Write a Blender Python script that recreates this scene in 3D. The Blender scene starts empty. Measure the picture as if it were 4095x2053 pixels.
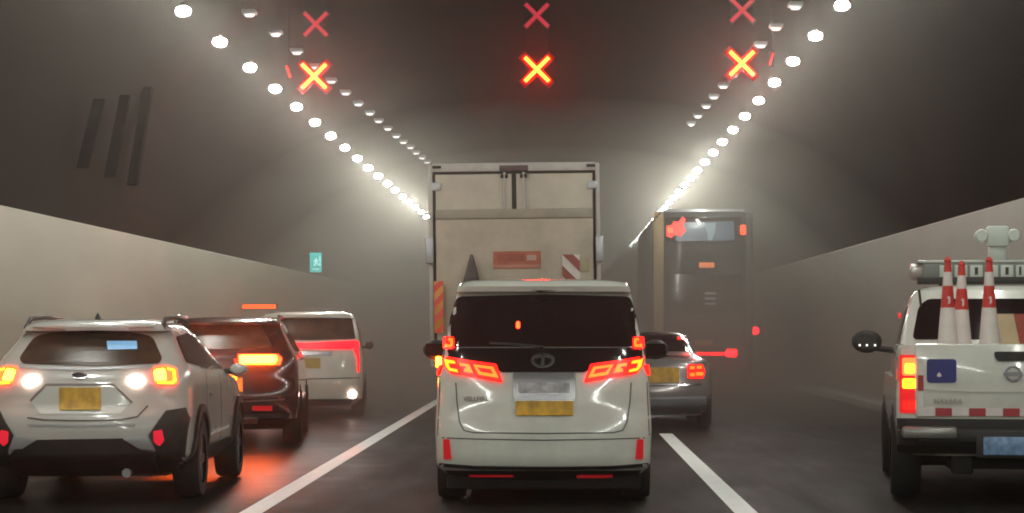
import bpy, bmesh, math, random
from mathutils import Vector, Matrix
from mathutils.geometry import tessellate_polygon
random.seed(7)
R = math.radians
SC = bpy.context.scene
COL = SC.collection

# ------------------------------------------------------------------ camera, world, exposure
CAM_H = 1.5
cam = bpy.data.cameras.new('camera')
cam.sensor_width = 36.0
cam.lens = 75.5
cam.shift_x = -0.0457
cam.shift_y = 0.0703
cam.clip_start = 0.1
cam.clip_end = 2000
cam_o = bpy.data.objects.new('camera', cam)
cam_o.location = (0, 0, CAM_H)
cam_o.rotation_euler = (R(90), 0, 0)
COL.objects.link(cam_o)
SC.camera = cam_o

world = bpy.data.worlds.new('World')
SC.world = world
world.use_nodes = True
wb = world.node_tree.nodes['Background']
wb.inputs[0].default_value = (0.02, 0.02, 0.022, 1)       # night outside the tunnel
wb.inputs[1].default_value = 0.05

LAMP = 580.0            # radiance of the white tunnel lamps
HAZE = 0.0046           # haze density per metre
SC.view_settings.view_transform = 'Standard'
SC.view_settings.look = 'None'
SC.view_settings.exposure = 0.0
SC.view_settings.gamma = 1.0
SC.view_settings.use_curve_mapping = False
cy = SC.cycles
cy.use_denoising = True
cy.max_bounces = 5
cy.diffuse_bounces = 2
cy.glossy_bounces = 3
cy.transmission_bounces = 2
cy.volume_bounces = 1
cy.sample_clamp_indirect = 6.0
cy.sample_clamp_direct = 0.0
cy.caustics_reflective = False
cy.caustics_refractive = False
cy.filter_width = 1.9
cy.use_light_tree = True
cy.use_adaptive_sampling = True
cy.adaptive_threshold = 0.03

# ------------------------------------------------------------------ materials
MATS = {}
def mat(name, col, rough=0.5, metal=0.0, var=0.0, scale=3.0, coat=0.0, emit=None, power=0.0, bump=0.0, bscale=40.0, stretch=None, spec=0.5, rvar=0.0):
    if name in MATS: return MATS[name]
    m = bpy.data.materials.new(name); m.use_nodes = True
    nt = m.node_tree; n = nt.nodes; b = n['Principled BSDF']
    b.inputs['Base Color'].default_value = (*col, 1)
    b.inputs['Roughness'].default_value = rough
    b.inputs['Metallic'].default_value = metal
    b.inputs['Coat Weight'].default_value = coat
    b.inputs['Coat Roughness'].default_value = 0.06
    b.inputs['Specular IOR Level'].default_value = spec
    if var or bump or rvar:
        tc = n.new('ShaderNodeTexCoord'); mp = n.new('ShaderNodeMapping')
        if stretch: mp.inputs['Scale'].default_value = stretch
        nt.links.new(tc.outputs['Object'], mp.inputs['Vector'])
        nz = n.new('ShaderNodeTexNoise'); nz.inputs['Scale'].default_value = scale
        nz.inputs['Detail'].default_value = 5; nz.inputs['Roughness'].default_value = 0.6
        nt.links.new(mp.outputs[0], nz.inputs['Vector'])
        if var:
            cr = n.new('ShaderNodeValToRGB')
            cr.color_ramp.elements[0].position = 0.3; cr.color_ramp.elements[1].position = 0.72
            cr.color_ramp.elements[0].color = (*[max(0, c * (1 - var)) for c in col], 1)
            cr.color_ramp.elements[1].color = (*[min(1, c * (1 + var * .6)) for c in col], 1)
            nt.links.new(nz.outputs['Fac'], cr.inputs['Fac'])
            nt.links.new(cr.outputs['Color'], b.inputs['Base Color'])
        if rvar:
            mr = n.new('ShaderNodeMapRange')
            mr.inputs['From Min'].default_value = 0.3; mr.inputs['From Max'].default_value = 0.7
            mr.inputs['To Min'].default_value = max(0.02, rough - rvar); mr.inputs['To Max'].default_value = rough + rvar
            nt.links.new(nz.outputs['Fac'], mr.inputs['Value']); nt.links.new(mr.outputs[0], b.inputs['Roughness'])
        if bump:
            n2 = n.new('ShaderNodeTexNoise'); n2.inputs['Scale'].default_value = bscale; n2.inputs['Detail'].default_value = 3
            nt.links.new(mp.outputs[0], n2.inputs['Vector'])
            bp = n.new('ShaderNodeBump'); bp.inputs['Strength'].default_value = bump; bp.inputs['Distance'].default_value = 0.01
            nt.links.new(n2.outputs['Fac'], bp.inputs['Height']); nt.links.new(bp.outputs[0], b.inputs['Normal'])
    if emit:
        b.inputs['Emission Color'].default_value = (*emit, 1)
        b.inputs['Emission Strength'].default_value = power
    MATS[name] = m
    return m

def glow(name, emit, power, base=(0.2, 0.02, 0.01)):
    return mat(name, base, 0.25, emit=emit, power=power)

M_ROAD = mat('asphalt', (0.017, 0.0155, 0.014), 0.62, var=0.38, scale=2.6, bump=0.12, bscale=60, rvar=0.08, spec=0.025, stretch=(1, .14, 1))
M_KERB = mat('kerb_concrete', (0.22, 0.21, 0.19), 0.8, var=0.25, scale=2)
M_WALK = mat('walkway_concrete', (0.16, 0.15, 0.14), 0.8, var=0.25, scale=2)
M_LINE = mat('road_paint', (0.90, 0.92, 0.90), 0.7, var=0.08, scale=5)
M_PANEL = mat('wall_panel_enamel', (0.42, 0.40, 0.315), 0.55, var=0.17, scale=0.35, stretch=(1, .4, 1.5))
M_PANELR = mat('wall_panel_shaded', (0.20, 0.185, 0.155), 0.6, var=0.2, scale=0.5, stretch=(1, .4, 1.6))  # darker than the left panel: dimmer right-hand light put into the colour
M_ARCH = mat('sooty_shaded_lining', (0.010, 0.0062, 0.0058), 1.0, var=0.35, scale=0.35, spec=0.0)
def flank_shading():
    # light put into the colour: left flank lighter, crown and right darker, ragged border
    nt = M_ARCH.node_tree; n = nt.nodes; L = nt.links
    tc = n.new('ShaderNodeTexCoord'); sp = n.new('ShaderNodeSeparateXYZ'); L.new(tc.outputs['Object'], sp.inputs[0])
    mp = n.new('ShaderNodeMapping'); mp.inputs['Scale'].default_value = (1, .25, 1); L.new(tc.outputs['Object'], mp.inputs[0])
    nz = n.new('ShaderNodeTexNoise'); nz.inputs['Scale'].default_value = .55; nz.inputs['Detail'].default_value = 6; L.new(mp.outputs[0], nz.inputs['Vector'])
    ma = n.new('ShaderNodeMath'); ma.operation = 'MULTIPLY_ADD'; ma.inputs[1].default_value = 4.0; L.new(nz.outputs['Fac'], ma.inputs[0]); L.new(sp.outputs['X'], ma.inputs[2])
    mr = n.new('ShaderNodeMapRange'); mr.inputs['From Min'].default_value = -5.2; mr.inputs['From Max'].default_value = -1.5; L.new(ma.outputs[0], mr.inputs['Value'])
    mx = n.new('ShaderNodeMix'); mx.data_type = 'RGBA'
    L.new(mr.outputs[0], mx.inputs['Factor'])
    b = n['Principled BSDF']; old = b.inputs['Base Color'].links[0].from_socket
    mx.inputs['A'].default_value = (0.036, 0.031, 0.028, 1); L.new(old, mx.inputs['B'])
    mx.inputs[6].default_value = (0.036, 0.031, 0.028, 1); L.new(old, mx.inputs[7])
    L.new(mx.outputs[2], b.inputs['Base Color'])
flank_shading()
M_CABLE = mat('dark_ducting', (0.010, 0.009, 0.008), 0.9, var=0.3, spec=0.1)
M_HOUSE = mat('lamp_housing_grey', (0.16, 0.16, 0.16), 0.5, var=0.1)
M_BLACK = mat('black_board', (0.030, 0.008, 0.008), 0.9, spec=0.1, var=0.3, scale=8)
M_WHITE = mat('white_paint', (0.76, 0.75, 0.67), 0.22, coat=0.9, var=0.15, scale=2.4)
M_PEARL = mat('pearl_white_paint', (0.56, 0.53, 0.49), 0.26, coat=0.8, var=0.08, scale=1.4)
M_DARKP = mat('dark_plum_paint', (0.020, 0.012, 0.017), 0.22, coat=1.0, var=0.15)
M_GREYP = mat('bronze_grey_paint', (0.30, 0.265, 0.26), 0.24, metal=0.35, coat=1.0, var=0.12)
M_TRIM = mat('black_plastic', (0.022, 0.019, 0.018), 0.6, var=0.25, scale=8)
M_UNDER = mat('underbody_black', (0.012, 0.010, 0.010), 0.85, var=0.3, scale=6)
M_TYRE = mat('tyre_rubber', (0.018, 0.017, 0.017), 0.85, var=0.2, scale=10)
M_RIM = mat('alloy_rim', (0.30, 0.30, 0.31), 0.35, metal=0.8, var=0.15)
M_GLASS = mat('tinted_glass', (0.016, 0.006, 0.007), 0.04, spec=0.5, var=0.4, scale=3)
M_GLASSB = mat('brown_tinted_glass', (0.07, 0.046, 0.032), 0.22, spec=0.14, var=0.5, scale=4)
M_GLOSS = mat('gloss_black', (0.012, 0.009, 0.010), 0.12, coat=0.6, var=0.2)
M_CHROME = mat('chrome_trim', (0.62, 0.61, 0.63), 0.18, metal=1.0, var=0.08)
M_SILVER = mat('silver_plastic', (0.50, 0.50, 0.52), 0.38, metal=0.4, var=0.08)
M_SEAM = mat('panel_gap', (0.11, 0.10, 0.09), 0.9, var=0.2)
M_PLATE = mat('yellow_plate', (0.80, 0.42, 0.025), 0.45, var=0.5, scale=9, stretch=(1, 1, .5))
M_REDREF = mat('faint_red_glow', (0.55, 0.012, 0.02), 0.25, coat=0.6, emit=(1, 0.02, 0.03), power=0.22)
M_CONE_R = mat('cone_red', (0.62, 0.035, 0.025), 0.5, var=0.15, scale=9)
M_CONE_W = mat('cone_white', (0.76, 0.68, 0.64), 0.5, var=0.12, scale=9)
M_TBOX = mat('box_panel_cream', (0.60, 0.53, 0.43), 0.5, var=0.2, scale=1.6)
M_TFRAME = mat('box_frame_pale', (0.56, 0.52, 0.48), 0.45, var=0.2, scale=3)
M_TLIFT = mat('tail_lift_beige', (0.52, 0.43, 0.33), 0.5, var=0.26, scale=1.8)
M_SEAL = mat('rubber_seal', (0.035, 0.028, 0.022), 0.8, var=0.2)
M_BUS = mat('bus_dark_paint', (0.030, 0.034, 0.036), 0.55, coat=0.1, var=0.2, spec=0.3)
M_BUSC = mat('bus_cream_paint', (0.55, 0.38, 0.20), 0.5, coat=0.1, var=0.1)
M_BLUE = mat('blue_sign', (0.02, 0.03, 0.20), 0.3, coat=0.5, var=0.2, scale=10)
M_BLUEP = mat('blue_plate', (0.22, 0.36, 0.58), 0.4, var=0.6, scale=12)
M_GREYD = mat('device_grey', (0.55, 0.60, 0.54), 0.45, var=0.1)

LAMP_W = glow('lamp_white', (0.97, 1.0, 0.915), LAMP, (0.8, 0.8, 0.8))
LAMP_REFL = glow('lamp_reflection_glow', (1.0, 0.95, 0.93), 0.75, (0.6, 0.6, 0.6))
X_HOT = glow('signal_led_hot', (1.0, 0.010, 0.0009), 160.0)
X_EDGE = glow('signal_led_side', (1.0, 0.0018, 0.0012), 120.0)
X_REFL = glow('cross_reflection_glow', (1.0, 0.03, 0.09), 0.50)
T_RED = glow('tail_red', (1.0, 0.005, 0.003), 3.6)
T_REDD = glow('tail_red_dim', (1.0, 0.010, 0.02), 0.75)
T_REDH = glow('tail_red_hot', (1.0, 0.03, 0.006), 14.0)
T_ORANGE = glow('tail_orange', (1.0, 0.055, 0.004), 8.0)
T_AMBER = glow('indicator_amber', (1.0, 0.11, 0.002), 190.0)
T_AMBERS = glow('indicator_amber_soft', (1.0, 0.20, 0.01), 1.2)
T_WHITE = glow('reverse_white', (1.0, 0.72, 0.60), 45.0, (0.7, 0.7, 0.7))
S_GREEN = glow('exit_sign_green', (0.015, 0.80, 0.74), 1.9, (0.02, 0.3, 0.25))
S_PALE = glow('exit_sign_pale', (0.55, 0.95, 0.92), 3.0, (0.6, 0.6, 0.6))
STICK = mat('pale_blue_sticker', (0.25, 0.52, 0.80), 0.4, var=0.2, scale=12, emit=(0.25, 0.55, 0.9), power=0.35)

# ------------------------------------------------------------------ mesh helpers
def link(o, parent=None):
    COL.objects.link(o)
    if parent is not None: o.parent = parent
    return o
def tag(o, label=None, cat=None, group=None, kind=None):
    if label: o['label'] = label
    if cat: o['category'] = cat
    if group: o['group'] = group
    if kind: o['kind'] = kind
    return o
def empty(name, loc, rz=0.0):
    o = bpy.data.objects.new(name, None); o.location = loc; o.rotation_euler = (0, 0, rz)
    o.empty_display_size = 0.2
    return link(o)
def meshobj(name, verts, faces, m, parent=None, smooth=None, mats=None, fm=None):
    me = bpy.data.meshes.new(name)
    me.from_pydata([tuple(v) for v in verts], [], faces)
    for k in (mats or [m]): me.materials.append(k)
    if fm:
        for p, i in zip(me.polygons, fm): p.material_index = i
    bm = bmesh.new(); bm.from_mesh(me)
    bmesh.ops.recalc_face_normals(bm, faces=bm.faces); bm.to_mesh(me); bm.free()
    if smooth is not None:
        for p in me.polygons: p.use_smooth = True
        me.set_sharp_from_angle(angle=R(smooth))
    return link(bpy.data.objects.new(name, me), parent)
def bevel_obj(o, w, seg=2):
    bm = bmesh.new(); bm.from_mesh(o.data)
    bmesh.ops.bevel(bm, geom=list(bm.edges), offset=w, segments=seg, affect='EDGES', profile=0.5, clamp_overlap=True)
    bm.to_mesh(o.data); bm.free()
    for p in o.data.polygons: p.use_smooth = True
    o.data.set_sharp_from_angle(angle=R(40))
    return o
BOXF = [(0, 1, 2, 3), (7, 6, 5, 4), (0, 4, 5, 1), (1, 5, 6, 2), (2, 6, 7, 3), (3, 7, 4, 0)]
def box(name, c, s, m, parent=None, bev=0.0):
    x, y, z = c; a, b, d = s[0] / 2, s[1] / 2, s[2] / 2
    v = [(x - a, y - b, z - d), (x + a, y - b, z - d), (x + a, y + b, z - d), (x - a, y + b, z - d),
         (x - a, y - b, z + d), (x + a, y - b, z + d), (x + a, y + b, z + d), (x - a, y + b, z + d)]
    o = meshobj(name, v, BOXF, m, parent)
    if bev: bevel_obj(o, bev)
    return o
def tube(name, pts, r, m, parent=None, seg=8):
    pts = [Vector(p) for p in pts]; V = []; F = []
    for i, p in enumerate(pts):
        d = (pts[min(i + 1, len(pts) - 1)] - pts[max(i - 1, 0)]).normalized()
        a = d.cross(Vector((0, 0, 1)))
        if a.length < 1e-3: a = d.cross(Vector((0, 1, 0)))
        a.normalize(); b = d.cross(a)
        for k in range(seg):
            t = 2 * math.pi * k / seg
            V.append(p + (a * math.cos(t) + b * math.sin(t)) * r)
    for i in range(len(pts) - 1):
        for k in range(seg):
            F.append((i * seg + k, i * seg + (k + 1) % seg, (i + 1) * seg + (k + 1) % seg, (i + 1) * seg + k))
    F.append(tuple(range(seg))); F.append(tuple(range((len(pts) - 1) * seg, len(pts) * seg)))
    return meshobj(name, V, F, m, parent, smooth=40)
def lathe(name, prof, m, parent=None, axis='Z', seg=28, at=(0, 0, 0), smooth=40, closed=True, squash=1.0):
    V = []; F = []; n = len(prof)
    for k in range(seg):
        t = 2 * math.pi * k / seg; c, s = math.cos(t), math.sin(t)
        for r, h in prof:
            if axis == 'Z': p = (r * c, r * s * squash, h)
            elif axis == 'X': p = (h, r * c, r * s)
            else: p = (r * c, h, r * s)
            V.append((p[0] + at[0], p[1] + at[1], p[2] + at[2]))
    for k in range(seg):
        k2 = (k + 1) % seg
        for i in range(n - 1): F.append((k * n + i, k2 * n + i, k2 * n + i + 1, k * n + i + 1))
    if closed:
        F.append(tuple(k * n for k in range(seg))); F.append(tuple(k * n + n - 1 for k in range(seg)))
    return meshobj(name, V, F, m, parent, smooth=smooth)
def rpoly(pts, r, seg=4):
    """round the corners of a 2-D polygon"""
    out = []; n = len(pts)
    for i in range(n):
        p = Vector(pts[i]); a = Vector(pts[i - 1]) - p; b = Vector(pts[(i + 1) % n]) - p
        d = min(r, a.length * .45, b.length * .45)
        p0 = p + a.normalized() * d; p1 = p + b.normalized() * d
        for k in range(seg + 1):
            t = k / seg
            q = p0 * (1 - t) ** 2 + p * 2 * t * (1 - t) + p1 * t * t
            out.append((q.x, q.y))
    return out
def rect(x0, x1, z0, z1): return [(x0, z0), (x1, z0), (x1, z1), (x0, z1)]
def strip(pts, w):
    """a thin 2-D band along a polyline, as a polygon"""
    L, Rr = [], []
    P = [Vector(p) for p in pts]
    for i, p in enumerate(P):
        d = (P[min(i + 1, len(P) - 1)] - P[max(i - 1, 0)]).normalized(); nrm = Vector((-d.y, d.x)) * w / 2
        L.append(tuple(p + nrm)); Rr.append(tuple(p - nrm))
    return L + Rr[::-1]

def patch(name, poly, fn, m, parent, off=0.004, thick=0.012, step=0.07):
    """a slab over a 2-D outline laid on a curved surface: fn(u, v, offset) gives the 3-D point"""
    bm = bmesh.new()
    bv = [bm.verts.new((u, v, 0)) for u, v in poly]
    for tri in tessellate_polygon([[Vector((u, v, 0)) for u, v in poly]]):
        if len(set(tri)) == 3:
            try: bm.faces.new([bv[i] for i in tri])
            except ValueError: pass
    us = [p[0] for p in poly]; vs = [p[1] for p in poly]
    for ax, lo, hi in ((0, min(us), max(us)), (1, min(vs), max(vs))):
        k = int((hi - lo) / step)
        for i in range(1, k + 1):
            c = lo + (hi - lo) * i / (k + 1)
            bmesh.ops.bisect_plane(bm, geom=bm.verts[:] + bm.edges[:] + bm.faces[:], plane_co=((c, 0, 0) if ax == 0 else (0, c, 0)),
                                   plane_no=((1, 0, 0) if ax == 0 else (0, 1, 0)))
    bm.verts.ensure_lookup_table(); bm.verts.index_update()
    n = len(bm.verts)
    V = [fn(v.co.x, v.co.y, off) for v in bm.verts] + [fn(v.co.x, v.co.y, off - thick) for v in bm.verts]
    F = []
    for f in bm.faces:
        idx = [v.index for v in f.verts]; F.append(tuple(idx)); F.append(tuple(i + n for i in reversed(idx)))
    for e in bm.edges:
        if len(e.link_faces) == 1:
            a, b = e.verts[0].index, e.verts[1].index; F.append((a, b, b + n, a + n))
    bm.free()
    return meshobj(name, V, F, m, parent, smooth=35)

class Shell:
    """A vehicle body as a stack of plan outlines; table rows are (z, half width, rear y, front y)."""
    def __init__(s, rows, D=0.35, n=3.2, Df=0.7, nf=2.6):
        s.rows = rows; s.D = D; s.n = n; s.Df = Df; s.nf = nf
    def it(s, z, k):
        r = s.rows
        if z <= r[0][0]: return r[0][k]
        for a, b in zip(r, r[1:]):
            if z <= b[0]:
                t = (z - a[0]) / max(1e-9, b[0] - a[0]); return a[k] + (b[k] - a[k]) * t
        return r[-1][k]
    def yrear(s, x, z):
        w = s.it(z, 1); q = min(0.9999, abs(x) / w)
        return s.it(z, 2) + s.D * (1 - (1 - q ** s.n) ** (1 / s.n))
    def xside(s, y, z):
        w = s.it(z, 1); d = (y - s.it(z, 2)) / s.D; f = (s.it(z, 3) - y) / s.Df
        if d < 1: u = max(0.0, 1 - max(d, 0)); return w * (1 - u ** s.n) ** (1 / s.n)
        if f < 1: u = max(0.0, 1 - max(f, 0)); return w * (1 - u ** s.nf) ** (1 / s.nf)
        return w
    def outline(s, z):
        w, yr, yf = s.it(z, 1), s.it(z, 2), s.it(z, 3); P = []
        L = yf - yr; D = min(s.D, L * .45); Df = min(s.Df, L * .45)
        for i in range(25):
            t = math.pi * (1 - i / 24); c, q = math.cos(t), math.sin(t)
            x = w * math.copysign(abs(c) ** (2 / s.n), c); y = yr + D * (1 - abs(q) ** (2 / s.n)); P.append((x, y, z))
        for i in range(1, 12): P.append((w, yr + D + (L - D - Df) * i / 12, z))
        for i in range(21):
            t = math.pi * i / 20; c, q = math.cos(t), math.sin(t)
            x = w * math.copysign(abs(c) ** (2 / s.nf), c); y = yf - Df * (1 - abs(q) ** (2 / s.nf)); P.append((x, y, z))
        for i in range(1, 12): P.append((-w, yf - Df - (L - D - Df) * i / 12, z))
        return P
    def build(s, name, m, parent, z0=None, z1=None):
        zs = []
        for a, b in zip(s.rows, s.rows[1:]):
            k = max(1, int((b[0] - a[0]) / 0.07))
            for i in range(k): zs.append(a[0] + (b[0] - a[0]) * i / k)
        zs.append(s.rows[-1][0])
        z0 = zs[0] if z0 is None else z0; z1 = zs[-1] if z1 is None else z1
        zs = [z0] + [z for z in zs if z0 + 1e-4 < z < z1 - 1e-4] + [z1]
        V = []; F = []
        for z in zs: V += s.outline(z)
        n = len(V) // len(zs)
        for i in range(len(zs) - 1):
            for k in range(n): F.append((i * n + k, i * n + (k + 1) % n, (i + 1) * n + (k + 1) % n, (i + 1) * n + k))
        F.append(tuple(range(n - 1, -1, -1))); F.append(tuple(range((len(zs) - 1) * n, len(zs) * n)))
        return meshobj(name, V, F, m, parent, smooth=38)
    def fr(s): return lambda x, z, o: (x, s.yrear(x, z) - o, z)
    def fs(s, side): return lambda y, z, o: (side * (s.xside(y, z) + o), y, z)

VX, VY, FD = 1405.0, 826.0, 5400.0       # vanishing point and focal length measured on the photograph
class Car:
    def __init__(s, name, Y, xc, label, cat, shell, rz=0.0):
        s.Y = Y; s.X = (xc - VX) / FD * Y; s.sh = shell
        s.o = empty(name, (s.X, Y, 0), rz); tag(s.o, label, cat)
    def loc(s, xd, yd, dy=0.0):
        Z = s.Y + dy
        return ((xd - VX) / FD * Z - s.X, CAM_H - (yd - VY) / FD * Z)
    def onrear(s, poly):
        out = []
        for xd, yd in poly:
            x, z = s.loc(xd, yd)
            for _ in range(3):
                x, z = s.loc(xd, yd, s.sh.yrear(x, z))
            out.append((x, z))
        return out
    def rear(s, name, poly, m, parent=None, off=0.006, thick=0.02, rnd=0.0, raw=False, step=0.07):
        p = poly if raw else s.onrear(poly)
        if rnd: p = rpoly(p, rnd)
        return patch(name, p, s.sh.fr(), m, parent or s.o, off, thick, step)
    def both(s, name, poly, m, **k):
        """a piece and its mirror image about the middle of the rear"""
        p = s.onrear(poly); r = k.pop('rnd', 0.0); par = k.pop('parents', (None, None))
        if r: p = rpoly(p, r)
        a = patch(name, p, s.sh.fr(), m, par[0] or s.o, k.get('off', .006), k.get('thick', .02), k.get('step', .07))
        b = patch(name, [(-x, z) for x, z in p][::-1], s.sh.fr(), m, par[1] or s.o, k.get('off', .006), k.get('thick', .02), k.get('step', .07))
        return a, b
    def side(s, name, side, poly, m, off=0.006, thick=0.02, rnd=0.0, parent=None):
        p = rpoly(poly, rnd) if rnd else poly
        return patch(name, p, s.sh.fs(side), m, parent or s.o, off, thick, 0.12)
WHEEL = {}
def wheel(parent, x, y, r, w, side):
    key = (round(r, 3), round(w, 3))
    if key not in WHEEL:
        prof = [(r * .62, -w / 2), (r * .93, -w / 2), (r, -w * .32), (r, w * .32), (r * .93, w / 2), (r * .62, w / 2)]
        t = lathe('wheel', prof, M_TYRE, None, 'X', 32, closed=False)
        V = []; F = []; seg = 40
        for k in range(seg):      # dished rim with spokes
            a = 2 * math.pi * k / seg; c, q = math.cos(a), math.sin(a)
            V += [(w * .36, r * .64 * c, r * .64 * q), (w * .40, r * .60 * c, r * .60 * q)]
        for k in range(seg):
            F.append((2 * k, 2 * ((k + 1) % seg), 2 * ((k + 1) % seg) + 1, 2 * k + 1))
        for k in range(5):
            a = 2 * math.pi * k / 5
            b0 = len(V)
            for rad, hw in ((r * .08, .05), (r * .61, .035)):
                for sgn in (-1, 1):
                    px, pz = rad * math.cos(a) - sgn * hw * math.sin(a), rad * math.sin(a) + sgn * hw * math.cos(a)
                    V += [(w * .42, px, pz), (w * .30, px, pz)]
            F += [(b0, b0 + 2, b0 + 6, b0 + 4), (b0 + 1, b0 + 5, b0 + 7, b0 + 3), (b0, b0 + 4, b0 + 5, b0 + 1), (b0 + 2, b0 + 3, b0 + 7, b0 + 6)]
        rim = meshobj('rim', V, F, M_RIM, t)
        WHEEL[key] = (t.data, rim.data)
        bpy.data.objects.remove(rim); bpy.data.objects.remove(t)
    td, rd = WHEEL[key]
    o = link(bpy.data.objects.new('wheel', td), parent); o.location = (x, y, r)
    o.rotation_euler = (0, 0, 0 if side > 0 else math.pi)
    link(bpy.data.objects.new('rim', rd), o)
    return o
def arch_poly(y, r, r2, z0=0.3, n=14):
    """ring piece over a wheel (outer radius r2) as a closed polygon in (y, z)"""
    out = []
    for k in range(n + 1):
        t = math.pi * k / n; out.append((y + r2 * math.cos(t), max(z0, r + r2 * math.sin(t) * 1.0)))
    return [(y + r2, z0)] + out[0:] + [(y - r2, z0)]
def wheel_set(car, w, ys, r, tw, cladding=None, sides=(-1, 1)):
    for sd in sides:
        for y in ys:
            car.side('wheel_arch', sd, [(y + (r + .06) * math.cos(math.pi * k / 14), max(car.sh.rows[0][0] + .005, r + (r + .06) * math.sin(math.pi * k / 14))) for k in range(15)], M_UNDER, off=.004, thick=.012)
            if cladding:
                o_, i_ = r + .14, r + .065
                P = [(y + o_ * math.cos(math.pi * k / 14), max(car.sh.rows[0][0] + .005, r + o_ * math.sin(math.pi * k / 14))) for k in range(15)]
                Q = [(y + i_ * math.cos(math.pi * k / 14), max(car.sh.rows[0][0] + .005, r + i_ * math.sin(math.pi * k / 14))) for k in range(15)]
                car.side('arch_cladding', sd, P + Q[::-1], cladding, off=.03, thick=.05)
            wheel(car.o, sd * (w - tw / 2 + .02), y, r, tw, sd)

# ------------------------------------------------------------------ tunnel
Y0, Y1 = -45.0, 330.0
TX = -0.5                       # middle of the carriageway
XL, XR = TX - 7.0, TX + 7.0
KL, KR = -6.8, 5.8
road = meshobj('road', [(KL - .05, Y0, 0), (KR + .05, Y0, 0), (KR + .05, Y1, 0), (KL - .05, Y1, 0)], [(0, 1, 2, 3)], M_ROAD)
tag(road, kind='structure')
for nm, xa, xb in (('walkway_left', XL - .1, KL - .15), ('walkway_right', KR + .15, XR + .1)):
    tag(box(nm, ((xa + xb) / 2, (Y0 + Y1) / 2, .045), (xb - xa, Y1 - Y0, .15), M_WALK), kind='structure')
for nm, x in (('kerb_left', KL - .075), ('kerb_right', KR + .075)):
    tag(box(nm, (x, (Y0 + Y1) / 2, .05), (.15, Y1 - Y0, .17), M_KERB, bev=.015), kind='structure')
# painted lane lines
def line(x, ya, yb, w=.19):
    o = meshobj('lane_line', [(x - w / 2, ya, .004), (x + w / 2, ya, .004), (x + w / 2, yb, .004), (x - w / 2, yb, .004)], [(0, 1, 2, 3)], M_LINE)
    return tag(o, kind='structure')
def wet_streak():
    # damp asphalt in the left lane: smoother inside a long ragged oval
    nt = M_ROAD.node_tree; n = nt.nodes; L = nt.links
    tc = n.new('ShaderNodeTexCoord'); mp = n.new('ShaderNodeMapping'); mp.vector_type = 'POINT'
    mp.inputs['Location'].default_value = (3.9 / 2.2, -24.0 / 16, 0); mp.inputs['Scale'].default_value = (1 / 2.2, 1 / 16, 0)
    L.new(tc.outputs['Object'], mp.inputs[0])
    ln = n.new('ShaderNodeVectorMath'); ln.operation = 'LENGTH'; L.new(mp.outputs[0], ln.inputs[0])
    nz = n.new('ShaderNodeTexNoise'); nz.inputs['Scale'].default_value = 1.2; L.new(tc.outputs['Object'], nz.inputs['Vector'])
    ad = n.new('ShaderNodeMath'); ad.operation = 'MULTIPLY_ADD'; ad.inputs[1].default_value = .5; L.new(nz.outputs['Fac'], ad.inputs[0]); L.new(ln.outputs['Value'], ad.inputs[2])
    mr = n.new('ShaderNodeMapRange'); mr.interpolation_type = 'SMOOTHSTEP'
    mr.inputs['From Min'].default_value = .6; mr.inputs['From Max'].default_value = 1.25; L.new(ad.outputs[0], mr.inputs['Value'])
    b = n['Principled BSDF']; old = b.inputs['Roughness'].links[0].from_socket
    mx = n.new('ShaderNodeMix'); mx.data_type = 'FLOAT'; L.new(mr.outputs[0], mx.inputs[0]); mx.inputs[2].default_value = .42; L.new(old, mx.inputs[3])
    L.new(mx.outputs[0], b.inputs['Roughness'])
wet_streak()
line(-2.5, Y0, Y1)
line(1.52, 2.0, 30.6)
for i in range(12): line(1.52, 36.0 + i * 12, 42.0 + i * 12)
line(KL + .35, Y0, Y1, .10)
# wall panels and arch
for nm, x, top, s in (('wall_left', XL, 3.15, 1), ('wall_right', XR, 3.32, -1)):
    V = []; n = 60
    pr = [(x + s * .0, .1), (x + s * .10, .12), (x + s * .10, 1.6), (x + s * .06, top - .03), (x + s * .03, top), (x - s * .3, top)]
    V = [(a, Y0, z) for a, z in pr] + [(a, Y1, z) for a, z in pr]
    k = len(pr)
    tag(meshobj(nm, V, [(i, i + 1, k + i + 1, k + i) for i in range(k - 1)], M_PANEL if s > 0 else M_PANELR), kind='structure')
def arch_z(xr):
    q = min(1, abs(xr) / 7.05); return 3.0 + 5.4 * (1 - q ** 2.5) ** .4
def arch_x(z): return 7.05 * (1 - min(1, max(0, (z - 3.0) / 5.4)) ** 2.5) ** .4
pr = [(-7.05, 0.0)] + [(-arch_x(3.0 + 2.7 * i / 10), 3.0 + 2.7 * i / 10) for i in range(10)]
xs = arch_x(5.7)
pr += [(-xs + 2 * xs * i / 36, arch_z(-xs + 2 * xs * i / 36)) for i in range(37)]
pr += [(arch_x(3.0 + 2.7 * i / 10), 3.0 + 2.7 * i / 10) for i in range(9, -1, -1)] + [(7.05, 0.0)]
V = []; F = []
ny = 40
for j in range(ny + 1):
    y = Y0 + (Y1 - Y0) * j / ny
    V += [(TX + a, y, z) for a, z in pr]
k = len(pr)
for j in range(ny):
    for i in range(k - 1): F.append((j * k + i, j * k + i + 1, (j + 1) * k + i + 1, (j + 1) * k + i))
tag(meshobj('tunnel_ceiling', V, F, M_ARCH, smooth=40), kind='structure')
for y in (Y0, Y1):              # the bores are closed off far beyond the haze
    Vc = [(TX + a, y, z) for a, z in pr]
    tag(meshobj('tunnel_end_wall', Vc, [tuple(range(len(Vc)))], M_ARCH), kind='structure')

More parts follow.
